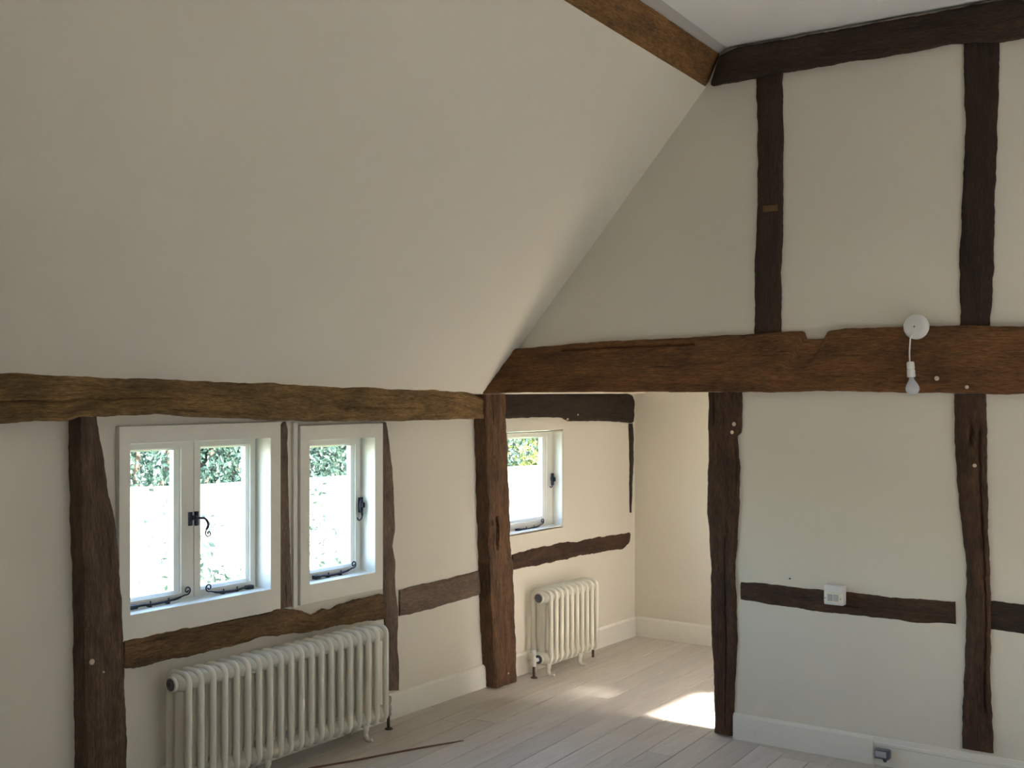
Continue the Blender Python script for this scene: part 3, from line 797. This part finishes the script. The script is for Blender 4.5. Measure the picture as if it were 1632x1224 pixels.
def radiator(xc, y0, pitch, n, H, depth, label, feet, valve_left, group):
    root = tag(empty('radiator', (xc, y0, 0)), label, 'radiator', group)
    col_r = .0132 if pitch > .057 else .0122
    me = section_mesh(H, pitch, depth, col_r)
    for i in range(n):
        s = bpy.data.objects.new('section', me); C.objects.link(s); s.parent = root; s.location = (0, i * pitch, 0)
    zt, zb = H - .048, .094
    ends = [-pitch / 2, (n - 1) * pitch + pitch / 2]
    for z in (zt, zb):
        for e, s in ((ends[0], -1), (ends[1], 1)):
            bm = bmesh.new(); lathe(bm, [(0, -.002), (.031, -.002), (.031, .010), (.027, .013), (.024, .010), (.0, .010)], (0, e, z), (0, s, 0), 24)
            f = from_bm('end_ring', bm, M['rad'], root, True)
            b2 = bmesh.new(); lathe(b2, [(0, .005), (.024, .005), (.0235, .012), (.012, .014), (.011, .018), (.005, .018), (.005, .014), (0, .014)], (0, e, z), (0, s, 0), 24)
            tag(from_bm('end_plug', b2, M['dgrey'], root, True), 'dark round end plug')
    for k in feet:
        for sx in (1, -1):
            bm = bmesh.new(); y = k * pitch; d = depth / 2 - .02
            tube(bm, smooth_path([(sx * (d - .012), y, .085), (sx * (d - .006), y, .055), (sx * (d - .010), y, .032), (sx * (d - .002), y, .014), (sx * (d + .016), y, .008), (sx * (d + .030), y, .012)], 4),
                 [.014] * 6 + [.012] * 6 + [.010] * 5 + [.008] * 4, 8)
            from_bm('foot', bm, M['rad'], root, True)
    # valve and pipe
    ye = ends[0] if valve_left else ends[1]; s = -1 if valve_left else 1
    bm = bmesh.new()
    tube(bm, [(0, ye + s * .010, zb), (0, ye + s * .050, zb)], .011, 12)
    lathe(bm, [(0, -.030), (.013, -.030), (.015, -.022), (.013, -.012), (.016, 0), (.016, .014), (.012, .020), (.012, .030), (.015, .032), (.015, .056), (.010, .062), (0, .062)], (0, ye + s * .055, zb), (0, 0, 1), 16)
    from_bm('valve', bm, M['plastic'] if valve_left else M['brass'], root, True)
    bm = bmesh.new(); tube(bm, smooth_path([(0, ye + s * .055, zb - .028), (0, ye + s * .055, .03), (.002, ye + s * .055, -.002)], 4), .0075, 10)
    lathe(bm, [(0, 0), (.020, 0), (.018, .005), (.008, .007), (0, .007)], (0.002, ye + s * .055, 0), (0, 0, 1), 16)
    from_bm('pipe', bm, M['copper'], root, True)
    bm = bmesh.new(); yo = ends[1] if valve_left else ends[0]
    tube(bm, [(0, yo + -s * .010, zb), (0, yo - s * .028, zb)], .010, 10); tube(bm, [(0, yo - s * .028, zb + .012), (0, yo - s * .028, 0)], .008, 10)
    from_bm('pipe', bm, M['copper'], root, True)
    # wall brackets
    for k in (2, n - 3):
        bm = bmesh.new(); tube(bm, [(-depth / 2 + .02, (k + .5) * pitch, H - .12), (-xc + .004, (k + .5) * pitch, H - .12)], .006, 8)
        box(bm, -xc + .0005, -xc + .005, (k + .5) * pitch - .015, (k + .5) * pitch + .015, H - .15, H - .09, .001)
        from_bm('bracket', bm, M['rad'], root, True)
    return root
fr0, fr1 = onX(300, 1100, .165), onX(614, 1100, .165)
radiator(.165 - .055, fr0.y, (fr1.y - fr0.y) / 19, 20, .512, .145, 'long cream cast-iron column radiator of twenty sections under the two left windows', (3, 7, 17), False, None)
f0, f1 = onX(877, 1000, .165), onX(950, 1000, .165)
radiator(.165 - .055, f0.y, (f1.y - f0.y) / 9, 10, .482, .145, 'small cream cast-iron column radiator of ten sections in the far bay', (0, 6), True, None)

# ------------------------------------------------------------------ lamp on the tie beam
lc = onY(1461, 521, -.03)
lamp = tag(empty('pendant_lamp', (lc.x, -.03, lc.z)), 'bare bulb on a short white cord from a round rose on the tie beam', 'lamp')
bm = bmesh.new(); lathe(bm, [(0, 0), (.052, 0), (.052, .010), (.047, .022), (.036, .032), (.012, .035), (0, .035)], (0, 0, 0), (0, -1, 0), 36); from_bm('rose', bm, M['plastic'], lamp, True)
bm = bmesh.new(); lathe(bm, [(0, .0345), (.004, .0345), (.003, .0375), (0, .038)], (0, 0, 0), (0, -1, 0), 12); from_bm('screw', bm, M['dgrey'], lamp, True)
def lrel(x, y, Y=-.07): p = onY(x, y, Y); return Vector((p.x - lc.x, Y + .03, p.z - lc.z))
bm = bmesh.new(); tube(bm, smooth_path([lrel(1455, 530, -.055), lrel(1451.5, 536, -.07), lrel(1450.3, 548, -.074), lrel(1449.5, 563, -.074), lrel(1450, 578, -.074)], 5), .0032, 8); from_bm('cord', bm, M['plastic'], lamp, True)
h0 = lrel(1451, 576.5, -.074); h1 = lrel(1452.5, 601, -.074); hl = (h0 - h1).length
bm = bmesh.new(); ax = (h1 - h0).normalized()
lathe(bm, [(0, 0), (.012, 0), (.0155, .004), (.016, hl * .46), (.0135, hl * .47), (.0135, hl * .51), (.0165, hl * .52), (.0168, hl), (.0, hl)], h0, ax, 20)
from_bm('lampholder', bm, M['plastic'], lamp, True)
b0 = h1; ab = Vector((.10, 0, -1)).normalized()
bm = bmesh.new(); lathe(bm, [(.010, -.004), (.0105, .006), (.014, .016), (.023, .030), (.0285, .045), (.0275, .056), (.021, .067), (.010, .073), (0, .0745)], b0, ab, 24); from_bm('bulb', bm, M['bulb'], lamp, True)
bm = bmesh.new(); lathe(bm, [(0, -.002), (.004, .0), (.003, .022), (.0012, .03), (.0, .035)], b0, ab, 10); from_bm('filament_stem', bm, M['brass'], lamp, True)

# ------------------------------------------------------------------ switch box on the rail
s0, s1 = onY(1312.5, 963, -.05), onY(1343.5, 930, -.05)
sw = tag(empty('switch_box', (s0.x, 0, s0.z)), 'white surface-mounted switch box on the short dark rail', 'switch')
wS, hS = s1.x - s0.x, onY(1328, 930, -.05).z - onY(1328, 962, -.05).z
bm = bmesh.new(); box(bm, 0, wS, -.048, -.006, .0, hS, .005); from_bm('back_box', bm, M['plastic'], sw, True)
bm = bmesh.new(); box(bm, .003, wS - .003, -.054, -.046, .010, hS * .64, .002); from_bm('face_plate', bm, M['win'], sw, True)
for (a, b) in ((.22, .46), (.52, .78)):
    bm = bmesh.new(); box(bm, wS * a, wS * b, -.0570, -.052, .018, hS * .55, .0015); from_bm('rocker', bm, M['grey'], sw, True)
for a in (.10, .90):
    bm = bmesh.new(); lathe(bm, [(0, 0), (.003, 0), (.002, .002), (0, .002)], (wS * a, -.0535, hS * .34), (0, -1, 0), 10); from_bm('screw', bm, M['dgrey'], sw, True)

# grey clip on the skirting
g0, g1 = onY(1394.5, 1207, -.03), onY(1418, 1193, -.03)
cl = tag(empty('cable_clip', (g0.x, -.009, g0.z)), 'small dark grey clip box on the skirting near the bottom edge', 'clip box')
wG, hG = g1.x - g0.x, .040
bm = bmesh.new(); box(bm, 0, wG, -.032, 0, 0, hG, .005); from_bm('body', bm, M['dgrey'], cl, True)
bm = bmesh.new(); box(bm, .006, wG - .012, -.035, -.031, .008, hG - .008, .0015); from_bm('cover', bm, M['grey'], cl, True)
bm = bmesh.new(); tube(bm, [(wG * .65, -.016, .004), (wG * .65, -.016, -.014)], [.014, .006], 10); from_bm('gland', bm, M['dgrey'], cl, True)

# thin strip lying on the floor
a, b = onZ(492, 1226), onZ(738, 1181.5)
d = (b - a).normalized(); pts = [a.lerp(b, t) + Vector((.004 * math.sin(t * 7), 0, .004)) for t in [i / 12 for i in range(13)]]
bm = bmesh.new(); tube(bm, pts, [.0045] * (len(pts) - 3) + [.004, .0035, .002], 8)
tag(from_bm('batten', bm, M['strip'], None, True), 'thin reddish-brown strip of wood lying on the floor in front of the long radiator', 'strip')

# ------------------------------------------------------------------ outside
GZ = -2.9
bm = bmesh.new(); box(bm, -26, -.3, -20, 30, GZ - .2, GZ); tag(from_bm('ground', bm, M['lawn']), 'green garden ground outside the windows', kind='structure')
bm = bmesh.new()
GX = -4.2
N = 60
def gz(y): return .79 - .022 * (y - 1) + .02 * noise.noise(Vector((y * .8, 0, 0)))
rows = []
for i in range(N + 1):
    y = -12 + 34 * i / N; z = gz(y)
    rows.append([bm.verts.new((GX, y, GZ)), bm.verts.new((GX, y, z * .5 - .05)), bm.verts.new((GX, y, z - .04)), bm.verts.new((GX - .03, y, z)), bm.verts.new((GX - .3, y, z)), bm.verts.new((GX - .3, y, GZ))])
for i in range(N):
    for k in range(6): bm.faces.new((rows[i][k], rows[i][(k + 1) % 6], rows[i + 1][(k + 1) % 6], rows[i + 1][k]))
bm.faces.new(rows[0]); bm.faces.new(rows[-1][::-1])
tag(from_bm('garden_wall', bm, M['gwall']), 'bright sunlit whitewashed garden wall seen through the windows', 'wall', kind='thing')
def leaves(name, mat, fn, n, size, seed, parent):
    rnd = random.Random(seed); verts, faces = [], []
    for _ in range(n):
        p = fn(rnd); s = size * rnd.uniform(.6, 1.3)
        u = Vector((rnd.gauss(0, 1), rnd.gauss(0, 1), rnd.gauss(0, 1))).normalized(); v = u.orthogonal().normalized()
        q = len(verts); m_ = v.cross(u) * s * .12
        verts += [p - u * s, p + v * s * .5 + m_, p + u * s, p - v * s * .5 + m_]; faces += [(q, q + 1, q + 2), (q, q + 2, q + 3)]
    me = bpy.data.meshes.new(name); me.from_pydata(verts, [], faces); o = put(name, me, mat, parent); o['kind'] = 'stuff'; return o
def shrub(y, x, z, ry, rz, mat, n, seed, label, size=.034):
    root = tag(empty('shrub', (x, y, GZ)), label, 'shrub', 'shrubs behind the garden wall')
    cz = z - GZ
    def fn(r):
        while True:
            q = Vector((r.gauss(0, 1), r.gauss(0, 1), r.gauss(0, 1))).normalized() * r.uniform(.55, 1.0)
            k = 1 + .25 * noise.noise(q * 2.3 + Vector((seed, 0, 0)))
            return Vector((q.x * .70 * k, q.y * ry * k, cz + q.z * rz * k))
    leaves('foliage', mat, fn, n, size, seed, root)
    bm = bmesh.new()
    for i in range(5):
        rr = random.Random(seed * 7 + i); tube(bm, smooth_path([(rr.uniform(-.05, .05), rr.uniform(-.1, .1), 0), (rr.uniform(-.1, .1), rr.uniform(-.3, .3), cz * .6), (rr.uniform(-.3, .3), rr.uniform(-.8, .8) * ry, cz + rz * .5)], 5), [.06 - .004 * j for j in range(11)], 7)
    from_bm('stems', bm, M['bark'], root, True)
SHL = ['dark shrub behind the garden wall, outside the left edge of the double window', 'bright green shrub behind the garden wall in the left pane of the double window',
       'dark green shrub behind the garden wall in the right pane of the double window', 'dark shrub above the garden wall, hidden by the thin stud',
       'bluish green shrub above the garden wall in the single window', 'dark shrub above the garden wall, hidden by the thick post',
       'bright yellow-green shrub above the garden wall in the far window', 'dark shrub above the garden wall at the right side of the far window']
for i, (y, z, rz, mt) in enumerate([(-1.2, 1.3, 1.3, 'leafd'), (.6, 1.2, 1.2, 'leaf'), (2.2, 1.1, 1.2, 'leafd'), (3.8, 1.2, 1.3, 'leafd'), (5.4, 1.2, 1.3, 'leafd'), (7.0, 1.1, 1.2, 'leafd'), (8.6, 1.2, 1.3, 'leaf'), (10.4, 1.3, 1.3, 'leafd')]):
    shrub(y, GX - 1.3, z, 1.25, rz, M[mt], 13000, i + 3, SHL[i])
bm = bmesh.new(); box(bm, 9.6, 10.2, -14, 9, GZ, 3.75)  # unseen wall, added to block direct sun from the opposite windows
tag(from_bm('sun_block_wall', bm, M['gwall']), 'tall unseen wall added to keep direct sun off the opposite windows', 'wall', kind='thing')
# climbers on the face of the wall
for i, (y, z, ry, rz, n) in enumerate([(1.5, .05, .35, .9, 260), (2.1, -.25, .7, .35, 500), (3.0, .1, .5, .8, 240), (7.9, .55, .5, .25, 220)]):
    root = tag(empty('climber', (GX, y, GZ)), None, 'climbing plant', 'climbers on the garden wall', None)
    root['label'] = ['sparse climber at the left end of the garden wall behind the left pane', 'low dark bush against the foot of the left pane view', 'sparse climber on the wall behind the right pane of the double window', 'tuft of climber on the wall top behind the far window'][i]
    leaves('foliage', M['leafd'], lambda r, y=y, z=z, ry=ry, rz=rz: Vector((r.uniform(.03, .12), r.gauss(0, .5) * ry, z - GZ + r.gauss(0, .5) * rz)), n, .035, 40 + i, root)
